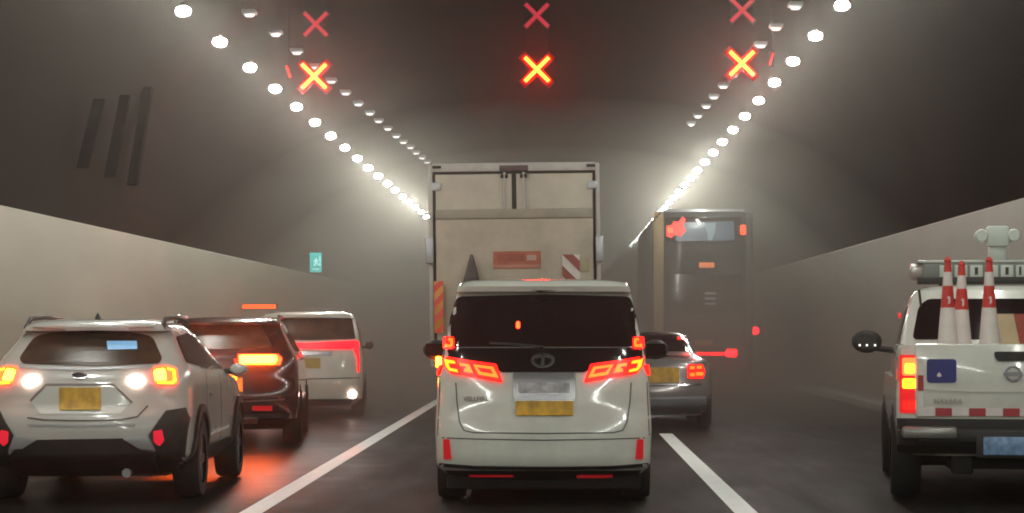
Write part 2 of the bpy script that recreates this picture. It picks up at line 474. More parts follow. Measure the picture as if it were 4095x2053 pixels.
# ------------------------------------------------------------------ lamps
lens_prof = [(0.001, -.066), (.05, -.060), (.084, -.038), (.098, -.004), (.089, .024), (.060, .044), (.024, .053)]
def make_lamp():
    o = box('tunnel_lamp', (0, 0, .072), (.06, .12, .04), M_CABLE, bev=.01)
    lathe('lens', lens_prof, LAMP_W, o, 'Z', 14, at=(0, 0, 0), closed=False)
    tube('hanger', [(0, 0, .08), (0, 0, 1.9)], .0008, M_CABLE, o, 5)
    return o
def copy_tree(o, parent=None):
    c = o.copy(); COL.objects.link(c); c.parent = parent
    for ch in list(o.children): copy_tree(ch, c)
    return c
lamp0 = make_lamp(); first = True
ORD = 'first second third fourth fifth sixth seventh eighth ninth tenth eleventh twelfth thirteenth fourteenth fifteenth sixteenth seventeenth eighteenth nineteenth'.split()
def place_lamps(x, h, y_first, n_back, n_fwd, lane, group):
    global first
    for i in range(-n_back, n_fwd):
        o = lamp0 if first else copy_tree(lamp0); first = False
        o.location = (x, y_first + 3 * i, h)
        if i < 0: lab = 'bright tunnel lamp over the %s lane, before the first one in view' % lane
        elif i < len(ORD): lab = '%s bright tunnel lamp from the top of the row over the %s lane' % (ORD[i], lane)
        else: lab = 'small far tunnel lamp fading into smoke at the end of the %s lane row' % lane
        tag(o, lab, 'lamp', group)
place_lamps(-4.855, CAM_H + 4.107, 27.76, 20, 55, 'white SUV', 'bright tunnel lamps over the SUV lane')
place_lamps(3.79, CAM_H + 4.325, 28.72, 20, 55, 'bus', 'bright tunnel lamps over the bus lane')
# windscreen reflections of the bright rows, added as dim glowing fittings higher up
dim0 = box('lamp_reflection', (0, 0, .04), (.24, .30, .07), M_HOUSE, bev=.015)
lathe('lens', [(.001, -.045), (.07, -.04), (.10, 0)], LAMP_REFL, dim0, 'Z', 10, closed=False)  # glowing face of the added lamp reflection
GL = [(627, 36.5), (693, 86), (746, 132), (790, 170), (833, 205), (869, 235), (900.6, 262.5), (929.5, 285.5), (952, 305), (975, 324), (996, 343), (1014, 358), (1032, 371), (1046, 385), (1061, 397), (1074, 408)]
GR = [(1999.6, 18.2), (1951, 71), (1913, 115), (1868, 160), (1843, 190), (1819, 218), (1795.5, 245), (1776, 268), (1755, 292), (1738, 312)]
for pts, lab, grp in ((GL, '%s dim windscreen reflection of a lamp from the top of the faint row over the SUV lane', 'windscreen reflections of lamps over the SUV lane'),
                      (GR, '%s dim windscreen reflection of a lamp from the top of the faint row over the bus lane', 'windscreen reflections of lamps over the bus lane')):
    for j, (xd, yd) in enumerate(pts):
        y = 5.5 * FD / (VY - yd); x = (xd - VX) / FD * y
        o = dim0 if (pts is GL and j == 0) else copy_tree(dim0)
        o.location = (x, y, 7.0); tag(o, lab % ORD[j], 'lamp', grp)

# ------------------------------------------------------------------ lane signals
def cross_obj(name, c, arm, wid, thick, mats, parent):
    """an X of two bars standing proud of the board"""
    V = []; F = []; fm = []
    for ang, dz in ((45, 0), (-45, .003)):
        u = Vector((math.cos(R(ang)), 0, math.sin(R(ang)))); w = Vector((-u.z, 0, u.x))
        b0 = len(V)
        for yy in (-thick - dz, 0):
            for a, b in ((-1, -1), (1, -1), (1, 1), (-1, 1)):
                p = Vector(c) + u * a * arm + w * b * wid + Vector((0, yy, 0)); V.append(p)
        F += [tuple(b0 + i for i in f) for f in BOXF]; fm += [0, 1, 1, 1, 1, 1]
    return meshobj(name, V, F, None, parent, mats=mats, fm=fm)
for (xd, yd, xg, yg), lab in zip(((790, 192, 793, 60), (1350, 175, 1350, 38), (1865, 160, 1867, 25)),
        ('hanging lane signal with a lit red cross above the white SUV lane', 'hanging lane signal with a lit red cross above the box truck', 'hanging lane signal with a lit red cross above the double-decker bus lane')):
    Ys = 40.0; k = FD / Ys
    x, z = (xd - VX) / k, CAM_H + (VY - yd) / k
    xg, zg = (xg - VX) / k, CAM_H + (VY - yg) / k
    t = empty('lane_signal', (x, Ys, z)); tag(t, lab, 'traffic signal', 'lane signals with red crosses')
    cross_obj('signal_casing', (0, .13, 0), .40, .085, .10, [M_BLACK, M_BLACK], t)
    cross_obj('lit_cross', (0, .03, 0), .315, .036, .08, [X_HOT, X_EDGE], t)
    cross_obj('reflection_casing', (xg - x, .13, zg - z), .33, .055, .09, [M_BLACK, M_BLACK], t)  # casing added behind the reflected cross
    cross_obj('cross_reflection', (xg - x, .038, zg - z), .30, .034, .02, [X_REFL, X_REFL], t)  # windscreen reflection of the lit cross, built as a second glowing cross
    for sx in (-.22, .22):
        tube('hanger_pole', [(sx, .12, .22), (sx, .12, 1.75)], .003, M_CABLE, t, 6)
for xd, yd, tilt, lab in ((725, 180, -18, 'small red reflection, built as a glowing marker, beside the lit cross over the SUV lane'), (1940, 148, 18, 'small red reflection, built as a glowing marker, beside the lit cross over the bus lane')):  # red reflections beside the outer crosses, added as small glowing pieces
    k = FD / 40.0; t = empty('red_reflection', ((xd - VX) / k, 40.0, CAM_H + (VY - yd) / k)); tag(t, lab, 'light')
    o = box('lens', (0, 0, 0), (.045, .03, .24), T_REDD, t, bev=.012); o.rotation_euler = (0, R(tilt), 0)
    box('housing', (0, .045, 0), (.09, .05, .30), M_BLACK, t, bev=.01)
    tube('hanger_pole', [(0, .05, .1), (0, .05, 1.6)], .003, M_CABLE, t, 5)

# ------------------------------------------------------------------ things on the wall
# green exit sign on a bracket
Yx = 62.0; k = FD / Yx
t = empty('exit_sign', ((794 - VX) / k, Yx, CAM_H + (VY - 660) / k)); tag(t, 'small lit green exit sign projecting from the tunnel wall', 'sign')
box('sign_case', (0, .05, 0), (.36, .08, .58), M_HOUSE, t, bev=.01)
box('sign_face', (0, -.006, 0), (.34, .03, .56), S_GREEN, t)
def flat(name, polys, y, m, parent):
    V = []; F = []
    for p in polys:
        b = len(V); V += [(x, y, z) for x, z in p] + [(x, y + .008, z) for x, z in p]; n = len(p)
        F.append(tuple(range(b, b + n))); F.append(tuple(range(b + 2 * n - 1, b + n - 1, -1)))
        for i in range(n): F.append((b + i, b + (i + 1) % n, b + n + (i + 1) % n, b + n + i))
    return meshobj(name, V, F, m, parent)
# running figure in one outline, doorway bars, arrow stroke
flat('running_figure', [[(-.06, -.10), (-.02, -.10), (.02, -.02), (.05, -.08), (.10, -.08), (.10, -.05), (.07, -.04), (.05, .03), (.09, .06), (.08, .08), (.03, .07), (.03, .12), (-.01, .12), (-.02, .06), (-.08, .07), (-.08, .04), (-.03, .03), (-.02, -.02)]], -.03, S_PALE, t)
flat('doorway', [rect(.11, .135, -.10, .18)], -.03, S_PALE, t)
flat('arrow', [rect(-.10, .10, -.21, -.18)], -.03, S_PALE, t)
tube('bracket', [(-.15, .05, .2), (-.6, .05, .2)], .02, M_CABLE, t, 6)
# windscreen reflection of the dark SUV tail lamp, built as a glowing bar
Ya = 50.0; k = FD / Ya
t = empty('amber_reflection', ((652 - VX) / k, Ya, CAM_H + (VY - 771) / k)); tag(t, 'long amber lamp reflection, built as a glowing bar, above the dark SUV roof', 'reflection')
box('lens', (0, -.03, 0), (.78, .08, .10), glow('amber_reflection_glow', (1.0, 0.10, 0.002), 3.0), t, bev=.02)  # glowing bar standing in for the lamp reflection
box('reflection_back_case', (0, .05, 0), (.82, .07, .13), M_BLACK, t, bev=.01)
tube('bracket', [(-.38, .05, 0), (-.64, .05, 0)], .02, M_CABLE, t, 6)  # added along with the reflection bar
# dark ducts running up the lining
for j, (xd, yt, yb, w, nm) in enumerate(((212, 250, 400, .14, 'dark cable duct running up the tunnel lining, first from the photo edge'),
                          (280, 240, 440, .16, 'dark cable duct running up the tunnel lining, middle of the three'),
                          (338, 220, 470, .24, 'wide dark cable duct running up the tunnel lining, farthest of the three'))):
    yy = -7.25 * FD / (xd - VX); k = FD / yy
    za, zb = 3.95, CAM_H + (VY - yt) / k
    V = []; F = []; n = 10
    for i in range(n + 1):
        z = za + (zb - za) * i / n; x = -7.36 + .26 * i / n
        V += [(x, yy - w / 2, z), (x + .16, yy - w / 2, z), (x + .16, yy + w / 2, z), (x, yy + w / 2, z)]
    for i in range(n):
        for q in range(4): F.append((i * 4 + q, i * 4 + (q + 1) % 4, i * 4 + 4 + (q + 1) % 4, i * 4 + 4 + q))
    F += [(0, 1, 2, 3), tuple(range(n * 4, n * 4 + 4))]
    o = meshobj('cable_duct', V, F, mat('duct_grey', (.017, .014, .013), .95, spec=.0, var=.3)); tag(o, nm, 'cable duct', 'cable ducts on the lining')

# ------------------------------------------------------------------ white minivan in the middle lane
sh = Shell([(.20, .80, .30, 4.60), (.31, .895, .03, 4.78), (.36, .915, .0, 4.82), (.62, .925, .0, 4.86), (.74, .922, .02, 4.84), (.80, .918, .05, 4.80), (1.05, .905, .07, 4.55),
            (1.16, .89, .09, 3.95), (1.28, .868, .12, 3.75), (1.40, .842, .17, 3.55), (1.60, .80, .26, 3.2), (1.76, .772, .33, 2.9), (1.80, .764, .35, 2.8),
            (1.815, .760, .22, 2.75), (1.86, .745, .20, 2.6), (1.895, .71, .23, 2.45), (1.915, .62, .32, 2.2), (1.93, .45, .6, 1.9)], D=.30, n=4.2)
c = Car('minivan', 18.1, 1366, 'white minivan with dark rear window and glowing red tail lamps behind the truck', 'minivan', sh)
sh.build('body', M_WHITE, c.o)
c.rear('rear_window', [(1150, 746), (1365, 740), (1584, 746), (1603, 800), (1611, 852), (1600, 872), (1130, 872), (1121, 852), (1130, 800)], M_GLASS, off=.014, rnd=.04, step=.05)
c.rear('tailgate_garnish', [(1118, 874), (1614, 874), (1616, 900), (1490, 926), (1468, 936), (1262, 936), (1244, 926), (1113, 900)], M_GLOSS, off=.010)
up = c.both('upper_tail_lamp', rect(1114, 1142, 846, 877), T_RED, off=.03, rnd=.02)
c.both('lamp_ring', rect(1118, 1139, 850, 872), T_ORANGE, off=.036, rnd=.015, parents=up)
c.both('lamp_core', rect(1124, 1133, 856, 866), T_RED, off=.042, parents=up)
tl = c.both('tail_lamp', [(1111, 893), (1180, 906), (1248, 915), (1264, 962), (1200, 950), (1132, 938), (1117, 922)], T_RED, off=.022, rnd=.015)
c.both('outer_light_guide', [(1116, 902), (1142, 907), (1146, 914), (1128, 913), (1132, 925), (1150, 929), (1152, 936), (1130, 932), (1121, 922)], glow('guide_yellow', (1, .085, .003), 12.0), off=.030, parents=tl)
c.both('middle_light_guide', [(1156, 912), (1180, 916), (1190, 938), (1166, 934), (1168, 926), (1174, 927), (1170, 921), (1157, 920)], T_ORANGE, off=.030, parents=tl)
c.both('inner_light_guide', [(1190, 916), (1240, 922), (1254, 950), (1204, 942)], T_ORANGE, off=.030, parents=tl)
c.both('inner_light_core', [(1200, 923), (1234, 928), (1241, 940), (1209, 935)], T_RED, off=.036, parents=tl)
c.rear('plate_garnish', rect(1290, 1446, 936, 1008), M_CHROME, off=.012, rnd=.02)
c.rear('garnish_recess', rect(1303, 1433, 962, 988), mat('smoked_chrome', (.30, .28, .29), .3, metal=.8, var=.5, scale=14), off=.015, rnd=.02)
pl = c.rear('number_plate', rect(1297, 1441, 1008, 1044), M_PLATE, off=.022, rnd=.008)
c.rear('emblem', [(1365 + 30 * math.cos(t * math.pi / 10), 906 + 20 * math.sin(t * math.pi / 10)) for t in range(20)], M_CHROME, off=.018)
c.rear('emblem_recess', [(1365 + 22 * math.cos(t * math.pi / 10), 906 + 13 * math.sin(t * math.pi / 10)) for t in range(20)], M_GLOSS, off=.021)
c.rear('emblem_bar', rect(1361, 1369, 892, 920), M_CHROME, off=.024)
c.rear('emblem_arc', strip([(1347, 900), (1356, 897), (1365, 896), (1374, 897), (1383, 900)], 5), M_CHROME, off=.024)
seam = [(1146, 962), (1149, 1010), (1155, 1060), (1166, 1082), (1190, 1088), (1366, 1090), (1542, 1088), (1566, 1082), (1577, 1060), (1584, 1010), (1587, 962)]
c.rear('tailgate_seam', strip(seam, 3.2), M_SEAM, off=.002, thick=.006)
c.rear('bumper_seam', strip([(1094, 1098), (1200, 1104), (1366, 1107), (1532, 1104), (1640, 1098)], 3.0), M_SEAM, off=.002, thick=.006)
c.both('side_seam', strip([(1106, 960), (1103, 1030), (1100, 1095)], 2.6), M_SEAM, off=.002, thick=.006)
c.both('rear_reflector', [(1114, 1104), (1130, 1104), (1135, 1155), (1115, 1155)], M_REDREF, off=.012, rnd=.012)
c.rear('bumper_lip', strip([(1104, 1168), (1200, 1176), (1366, 1178), (1532, 1176), (1630, 1168)], 9), M_CHROME, off=.012, thick=.03)
c.rear('lower_grille', [(1120, 1182), (1612, 1182), (1590, 1212), (1140, 1212)], M_TRIM, off=.02, thick=.05)
c.rear('red_reflection_strip', rect(1180, 1290, 1194, 1200), M_REDREF, off=.025)  # red reflections low under the bumper, built as faintly glowing strips
c.rear('red_reflection_strip', rect(1450, 1540, 1194, 1202), M_REDREF, off=.025)
c.rear('spoiler_lamp', rect(1335, 1397, 730, 735), M_GLOSS, off=.01)
c.rear('window_reflection', rpoly(rect(1298, 1307, 808, 826), 4), T_REDH, off=.014)  # brake light reflection in the glass, built as a glowing spot
c.rear('wiper', strip([(1366, 872), (1300, 866), (1230, 862)], 6), M_TRIM, off=.03, thick=.015)
for sd in (-1, 1):
    c.side('side_window', sd, [(.62, 1.22), (2.0, 1.18), (3.1, 1.18), (2.7, 1.72), (.75, 1.72)], M_GLASS, rnd=.05)
    c.side('side_lamp', sd, [(.20, 1.19), (.40, 1.19), (.36, 1.11), (.22, 1.10)], T_RED, off=.02, rnd=.02)
    m = lathe('mirror', [(.001, -.06), (.07, -.055), (.10, 0), (.105, .07), (.09, .12), (.001, .13)], M_TRIM, c.o, 'Y', 16, at=(0, 0, 0), closed=False)
    m.scale = (1.25, .8, .95); m.location = (sd * 1.09, 3.2, 1.29)
    g = box('mirror_glass', (0, -.062, 0), (.15, .004, .13), M_GLASS, m)
    tube('mirror_arm', [(sd * .84, 3.3, 1.22), (sd * 1.08, 3.22, 1.25)], .035, M_TRIM, c.o, 8)
box('mirror_indicator', (-1.06, 3.16, 1.17), (.05, .03, .10), T_AMBER, c.o, bev=.012)
wheel_set(c, .905, (.86, 3.86), .335, .235)
def text(name, body, loc, size, m, parent, rot=(R(90), 0, 0)):
    cu = bpy.data.curves.new(name, 'FONT'); cu.body = body; cu.size = size; cu.extrude = .004; cu.align_x = 'CENTER'; cu.align_y = 'CENTER'
    o = bpy.data.objects.new(name, cu); COL.objects.link(o)
    dg = bpy.context.evaluated_depsgraph_get(); me = bpy.data.meshes.new_from_object(o.evaluated_get(dg))
    bpy.data.objects.remove(o); me.materials.clear(); me.materials.append(m)
    o = link(bpy.data.objects.new(name, me), parent); o.location = loc; o.rotation_euler = rot
    return o
lx, lz = c.loc(1197, 1003, .07); text('lettering', 'VELLFIRE', (lx, sh.yrear(lx, lz) - .012, lz), .055, mat('letter_dull', (.20, .17, .15), .4, metal=.5), c.o)
box('rear_valance', (0, .30, .225), (1.66, .12, .20), M_UNDER, c.o, bev=.03)
box('underfloor', (0, 2.4, .22), (1.5, 3.6, .12), M_UNDER, c.o, bev=.02)

# ------------------------------------------------------------------ box truck
Yt = 30.0
c = Car('box_truck', Yt, 1300, 'tall white box truck with closed rear doors and folded tail lift', 'truck', Shell([(.5, 1.19, 0, 7), (3.8, 1.19, 0, 7)], D=.03, n=6))
c.o.rotation_euler = (0, R(-.7), 0)
W, H, B = 1.185, 3.80, 1.00
def tb(name, x0, x1, y0, y1, z0, z1, m, bev=.006, parent=None): return box(name, ((x0 + x1) / 2, (y0 + y1) / 2, (z0 + z1) / 2), (x1 - x0, y1 - y0, z1 - z0), m, parent or c.o, bev)
tb('cargo_box', -W + .01, W - .01, .05, 6.2, B, H - .02, M_TBOX, .02)
tb('corner_post', -W - .01, -W + .045, -.02, .10, B - .02, H, M_TFRAME); tb('corner_post', W - .045, W + .01, -.02, .10, B - .02, H, M_TFRAME)
tb('top_rail', -W + .045, W - .045, -.015, .10, H - .10, H + .015, M_TFRAME)
tb('door_seal', -W + .05, W - .05, .0, .045, H - .135, H - .10, M_SEAL, 0)
tb('door_seal', -W + .047, -W + .085, .0, .045, B, H - .137, M_SEAL, 0); tb('door_seal', W - .085, W - .047, .0, .045, B, H - .137, M_SEAL, 0)
zs = 3.17
tb('door', -W + .09, -.03, -.005, .04, zs - .6, H - .14, M_TBOX, .01); tb('door', .03, W - .09, -.005, .04, zs - .6, H - .14, M_TBOX, .01)
tb('centre_seal', -.028, .028, -.008, .03, zs - .05, H - .14, M_SEAL, 0)
for sx in (-.135, .135):
    tube('lock_rod', [(sx, -.03, zs - .02), (sx, -.03, H - .12)], .018, M_TFRAME, c.o, 8)
    tb('lock_bracket', sx - .05, sx + .05, -.045, -.004, H - .20, H - .145, M_SEAL, .008)
tb('top_lock', -.2, .2, -.03, -.012, H - .10, H - .02, mat('dull_plum', (.12, .08, .08), .6, var=.3), .01)
for sx in (-1, 1):
    tb('hinge', sx * (W - .09) - .07, sx * (W - .09) + .07, -.03, -.006, H - .36, H - .25, M_SILVER, .01)
    tb('marker_lamp', sx * (W - .11) - .06, sx * (W - .11) + .06, -.035, -.016, H - .055, H - .015, M_SEAL, .005)
    tb('lift_bracket', sx * (W + .0) - .055, sx * (W + .0) + .055, -.16, -.021, 2.42, 2.78, M_SILVER, .02)
tb('tail_lift', -W + .09, W - .09, -.10, -.035, 1.05, zs - .14, M_TLIFT, .012)
tb('tail_lift_edge', -W + .088, W - .088, -.115, -.008, zs - .137, zs - .005, mat('lift_edge', (.40, .35, .28), .55, var=.2), .012)
tb('warning_label', -.30, .365, -.112, -.102, 2.335, 2.575, mat('label_red', (.50, .13, .07), .5, var=.3, scale=5), 0)
tb('label_window', .17, .30, -.117, -.113, 2.445, 2.52, mat('label_pale', (.62, .38, .32), .5, var=.2), 0)
tb('label_bar', -.24, .14, -.117, -.113, 2.43, 2.54, mat('label_dark', (.40, .09, .05), .5, var=.2), 0)
tb('label_border', -.29, .355, -.116, -.1125, 2.345, 2.39, mat('label_border', (.58, .22, .15), .5, var=.2), 0)
hz = tb('hazard_board', .66, .905, -.112, -.102, 2.16, 2.52, M_CONE_W, 0)
def stripes(name, x0, x1, z0, z1, y, m, parent, n=3, slope=-1.0, first=0.0, dy=.003):
    """diagonal bars clipped to a rectangle, each one mesh"""
    w = (x1 - x0); pitch = (w + (z1 - z0)) / n
    for i in range(n):
        a = z0 - w + first + i * pitch; h = pitch * .5
        bm = bmesh.new()
        v = [bm.verts.new(p) for p in ((x0, 0, a), (x1, 0, a + w), (x1, 0, a + w + h), (x0, 0, a + h))]
        if slope < 0:
            for q in v: q.co.x = x0 + x1 - q.co.x
        bm.faces.new(v)
        for co, no in (((0, 0, z0), (0, 0, -1)), ((0, 0, z1), (0, 0, 1))):
            bmesh.ops.bisect_plane(bm, geom=bm.verts[:] + bm.edges[:] + bm.faces[:], plane_co=co, plane_no=no, clear_outer=True)
        bm.faces.ensure_lookup_table()
        if len(bm.faces):
            P = [(q.co.x, q.co.z) for q in bm.faces[0].verts] if len(bm.faces) == 1 else None
            if P and len(P) >= 3: flat(name, [P], y - dy, m, parent)
        bm.free()
stripes('hazard_stripe', .66, .905, 2.16, 2.52, -.112, mat('stripe_red', (.32, .06, .04), .5, var=.2), c.o, 2, -1, .06)
tb('rear_reflector', .93, 1.03, -.112, -.102, 2.28, 2.46, mat('dull_ochre', (.42, .36, .20), .5, var=.3), .004)
hz = tb('hazard_board', -W + .06, -W + .19, -.19, -.165, 1.45, 2.17, mat('hazard_orange', (.80, .30, .05), .4, var=.2), .01)
stripes('hazard_stripe', -W + .06, -W + .19, 1.45, 2.17, -.19, mat('hazard_red', (.52, .06, .03), .4, emit=(1, .05, .02), power=.15), c.o, 4, 1, .04)
tb('work_lamp', .33, .39, -.15, -.116, 2.07, 2.16, glow('lamp_spark', (1, .95, .85), 1.2, (.7, .7, .7)), .01)
tb('chassis', -.45, .45, .1, 7.2, .55, .99, M_UNDER, .01); tb('rear_bumper', -1.1, 1.1, -.02, .14, .42, .62, M_TRIM, .02)
tb('cab', -1.05, 1.05, 6.35, 8.0, .5, 2.5, M_WHITE, .12)
for sx in (-1, 1):
    tb('mudguard', sx * .95 - .2, sx * .95 + .2, 1.0, 1.1, .35, .98, M_UNDER, .01)
    for y in (1.6, 6.9): wheel(c.o, sx * .98, y, .44, .26, sx)
# dark cone strapped to the tail lift
def cone(name, loc, h, rb, rt, bands, label, group=None, base=.16, bm_=M_CONE_R):
    t = empty(name, loc); tag(t, label, 'traffic cone', group)
    box('base', (0, 0, .015), (base * 2, base * 2, .03), bm_, t, bev=.012)
    for z0, z1, m, nm in bands:
        r0, r1 = rb + (rt - rb) * z0, rb + (rt - rb) * z1
        lathe(nm, [(r0, .03 + z0 * (h - .03)), (r1, .03 + z1 * (h - .03))], m, t, 'Z', 20)
    return t
M_DCONE = mat('dark_rubber_cone', (.06, .045, .05), .6, var=.3, scale=6)
tz = CAM_H + (VY - 640) / (FD / 29.7)
t = cone('traffic_cone', ((1186 - VX) / FD * 29.72, 29.72, tz - .62), .62, .175, .02, ((0, .45, M_DCONE, 'lower_sleeve'), (.45, 1, mat('dark_cone_top', (.10, .075, .065), .6, var=.3), 'cone_tip')), 'dark traffic cone hung on the tail lift of the box truck', base=.17, bm_=M_DCONE)

# ------------------------------------------------------------------ white compact SUV, left lane
sh = Shell([(.22, .70, .40, 4.2), (.36, .84, .10, 4.38), (.42, .875, .03, 4.42), (.55, .892, .0, 4.46), (.70, .895, .0, 4.46), (.78, .893, .03, 4.42), (.84, .89, .07, 4.36), (1.0, .885, .09, 4.15),
            (1.08, .872, .12, 3.35), (1.16, .845, .18, 3.2), (1.22, .80, .24, 3.08), (1.34, .73, .38, 2.85), (1.44, .675, .52, 2.6), (1.475, .655, .56, 2.5), (1.48, .652, .43, 2.49), (1.52, .62, .42, 2.35),
            (1.55, .57, .46, 2.2), (1.575, .46, .62, 1.95), (1.585, .34, .85, 1.7)], D=.42, n=3.4, Df=.8)
c = Car('compact_suv', 18.2, 203, 'pale white compact SUV with black cladding and amber indicators lit', 'suv', sh, R(1.5))
sh.build('body', M_PEARL, c.o)
c.rear('rear_window', [(92, 846), (130, 836), (243, 833), (345, 836), (388, 846), (410, 900), (402, 914), (243, 920), (60, 914), (52, 900)], M_GLASSB, off=.008, rnd=.05)
c.rear('window_sticker', [(272, 857), (347, 857), (348, 877), (274, 879)], STICK, off=.014, rnd=.006)
c.rear('garnish_line', strip([(50, 922), (200, 928), (400, 922)], 5), M_SILVER, off=.01)
tl = c.both('tail_lamp', [(386, 922), (420, 918), (446, 925), (449, 962), (440, 969), (392, 966), (387, 950)], T_REDH, off=.02, rnd=.02)
c.both('indicator', [(390, 930), (416, 926), (420, 956), (392, 957)], T_AMBER, off=.030, rnd=.02, parents=tl)
c.both('light_guide', [(424, 924), (442, 929), (445, 958), (436, 965), (398, 964), (398, 960), (434, 960), (438, 954), (437, 932), (424, 929)], glow('guide_amber', (1, .13, .004), 20.0), off=.030, parents=tl)
c.both('reverse_lamp', [(343 + 19 * math.cos(t * math.pi / 8), 955 + 13 * math.sin(t * math.pi / 8)) for t in range(16)], T_WHITE, off=.02)
c.rear('emblem', [(201 + 20 * math.cos(t * math.pi / 10), 943 + 10 * math.sin(t * math.pi / 10)) for t in range(20)], M_CHROME, off=.014)
c.rear('emblem_face', [(201 + 15 * math.cos(t * math.pi / 10), 943 + 6.5 * math.sin(t * math.pi / 10)) for t in range(20)], M_GLOSS, off=.017)
for i, (sx_, sy_) in enumerate(((195, 943), (205, 941), (208, 945), (201, 947), (211, 941))):
    c.rear('emblem_star', [(sx_, sy_ - 2), (sx_ + 1.5, sy_), (sx_, sy_ + 2), (sx_ - 1.5, sy_)], M_CHROME, off=.020)
c.rear('plate_recess', [(78, 1008), (118, 968), (286, 968), (330, 1012), (300, 1042), (104, 1042)], mat('recess_white', (.66, .65, .60), .35, coat=.5, var=.06), off=.004, rnd=.03)
c.rear('recess_edge', strip([(78, 1008), (118, 967), (286, 967), (332, 1012)], 6), mat('shadow_gap', (.25, .2, .18), .6, var=.2), off=.008)
pl = c.rear('number_plate', rect(150, 254, 974, 1030), M_PLATE, off=.020, rnd=.008)
c.rear('tailgate_seam', strip([(70, 1050), (110, 1056), (203, 1058), (300, 1056), (345, 1048), (372, 1020)], 4), M_SEAM, off=.004)
c.rear('bumper_crease', strip([(70, 1068), (203, 1071), (340, 1067)], 5), M_SILVER, off=.008)
c.rear('lower_cladding', [(20, 1150), (66, 1106), (308, 1102), (350, 1130), (390, 1136), (400, 1190), (203, 1198), (10, 1190)], mat('brown_black_plastic', (.030, .021, .018), .6, var=.3, scale=6), off=.02, thick=.06, step=.05)
c.both('corner_cladding', [(374, 1094), (418, 1032), (470, 1024), (486, 1050), (484, 1180), (404, 1190), (392, 1132)], M_TRIM, off=.025, thick=.05, step=.04)
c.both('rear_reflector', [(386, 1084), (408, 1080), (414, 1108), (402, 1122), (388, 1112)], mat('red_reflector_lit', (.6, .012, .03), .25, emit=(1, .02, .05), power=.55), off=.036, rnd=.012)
c.both('skid_corner', [(310, 1104), (352, 1096), (372, 1098), (388, 1130), (352, 1128)], M_SILVER, off=.030, step=.04)
c.rear('roof_spoiler', [(90, 822), (243, 817), (392, 822), (396, 834), (243, 830), (86, 834)], M_PEARL, off=.03, thick=.06)
fin = meshobj('antenna_fin', [(-.03, .75, 1.575), (.03, .75, 1.575), (0, 1.0, 1.575), (0, .76, 1.645), (0, .70, 1.58)], [(0, 1, 2), (0, 3, 4), (1, 3, 4), (0, 2, 3), (1, 2, 3), (0, 1, 4)], M_TRIM, c.o)
for sd in (-1, 1):
    tube('roof_rail', [(sd * .60, .62, 1.50), (sd * .59, .78, 1.585), (sd * .58, 1.4, 1.60), (sd * .57, 2.1, 1.58), (sd * .57, 2.25, 1.53)], .02, M_TRIM, c.o, 8)
    c.side('side_window', sd, [(.55, 1.20), (1.6, 1.13), (2.9, 1.10), (2.55, 1.42), (1.6, 1.46), (.8, 1.43)], M_GLASS, rnd=.04)
    c.side('sill_cladding', sd, [(1.15, .26), (3.2, .26), (3.2, .44), (1.15, .44)], M_TRIM, off=.02, thick=.03)
    c.side('door_seam', sd, strip([(1.35, 1.1), (1.25, .8), (1.45, .46)], .012), M_SEAM, off=.003)
    c.side('door_seam', sd, strip([(2.25, 1.08), (2.25, .46)], .012), M_SEAM, off=.003)
    c.side('door_handle', sd, rect(1.45, 1.65, .90, .93), M_PEARL, off=.03, thick=.03, rnd=.01)
    m = lathe('mirror', [(.001, -.05), (.06, -.045), (.09, 0), (.09, .06), (.07, .11), (.001, .12)], M_PEARL, c.o, 'Y', 14, closed=False)
    m.scale = (.95, .7, .65); m.location = (sd * .97, 2.95, 1.10)
    tube('mirror_arm', [(sd * .80, 3.0, 1.08), (sd * .98, 2.98, 1.08)], .03, M_TRIM, c.o, 6)
wheel_set(c, .895, (.86, 3.53), .345, .225, cladding=M_TRIM)
tube('exhaust', [(.35, .2, .26), (.35, .6, .28)], .04, M_SILVER, c.o, 10)

# ------------------------------------------------------------------ dark SUV ahead of it
sh = Shell([(.24, .75, .35, 4.3), (.36, .90, .04, 4.46), (.55, .925, .0, 4.5), (.72, .925, .0, 4.5), (.80, .92, .05, 4.4), (1.0, .915, .08, 4.2), (1.12, .90, .12, 3.4), (1.20, .87, .18, 3.2),
            (1.40, .76, .40, 2.8), (1.54, .69, .55, 2.5), (1.545, .688, .42, 2.49), (1.59, .65, .44, 2.3), (1.625, .56, .55, 2.1), (1.645, .40, .8, 1.8)], D=.36, n=3.4)
c = Car('dark_suv', 27.0, 563, 'dark plum SUV with a glowing amber tail bar ahead of the white SUV', 'suv', sh, R(5))
sh.build('body', M_DARKP, c.o)
c.rear('rear_window', [(445, 812), (563, 808), (660, 812), (690, 872), (563, 878), (415, 872)], M_GLASSB, off=.008, rnd=.04)
for sd, b in ((1, 0), (-1, 1)):
    p = c.onrear([(600, 890), (700, 890), (712, 900), (706, 918), (602, 918)])
    if sd < 0: p = [(-x, z) for x, z in p][::-1]
    o = c.rear('tail_lamp', rpoly(p, .02), T_REDH, off=.02, raw=True)
    p = c.onrear([(606, 894), (694, 893), (699, 904), (692, 913), (607, 914)])
    if sd < 0: p = [(-x, z) for x, z in p][::-1]
    c.rear('indicator', rpoly(p, .02), glow('indicator_strong', (1, .11, .002), 260.0), parent=o, off=.06, thick=.05, raw=True)
c.both('tail_lamp_tip', [(590, 902), (601, 902), (601, 914), (592, 914)], T_REDD, off=.02)
c.rear('fog_lamp', [(598 + 6 * math.cos(t * math.pi / 6), 930 + 6 * math.sin(t * math.pi / 6)) for t in range(12)], T_WHITE, off=.02)
c.rear('rear_reflector', rect(634, 684, 1021, 1033), M_REDREF, off=.02); c.rear('rear_reflector', rect(445, 492, 1021, 1033), M_REDREF, off=.02)
c.rear('number_plate', rect(515, 610, 950, 985), M_PLATE, off=.015)
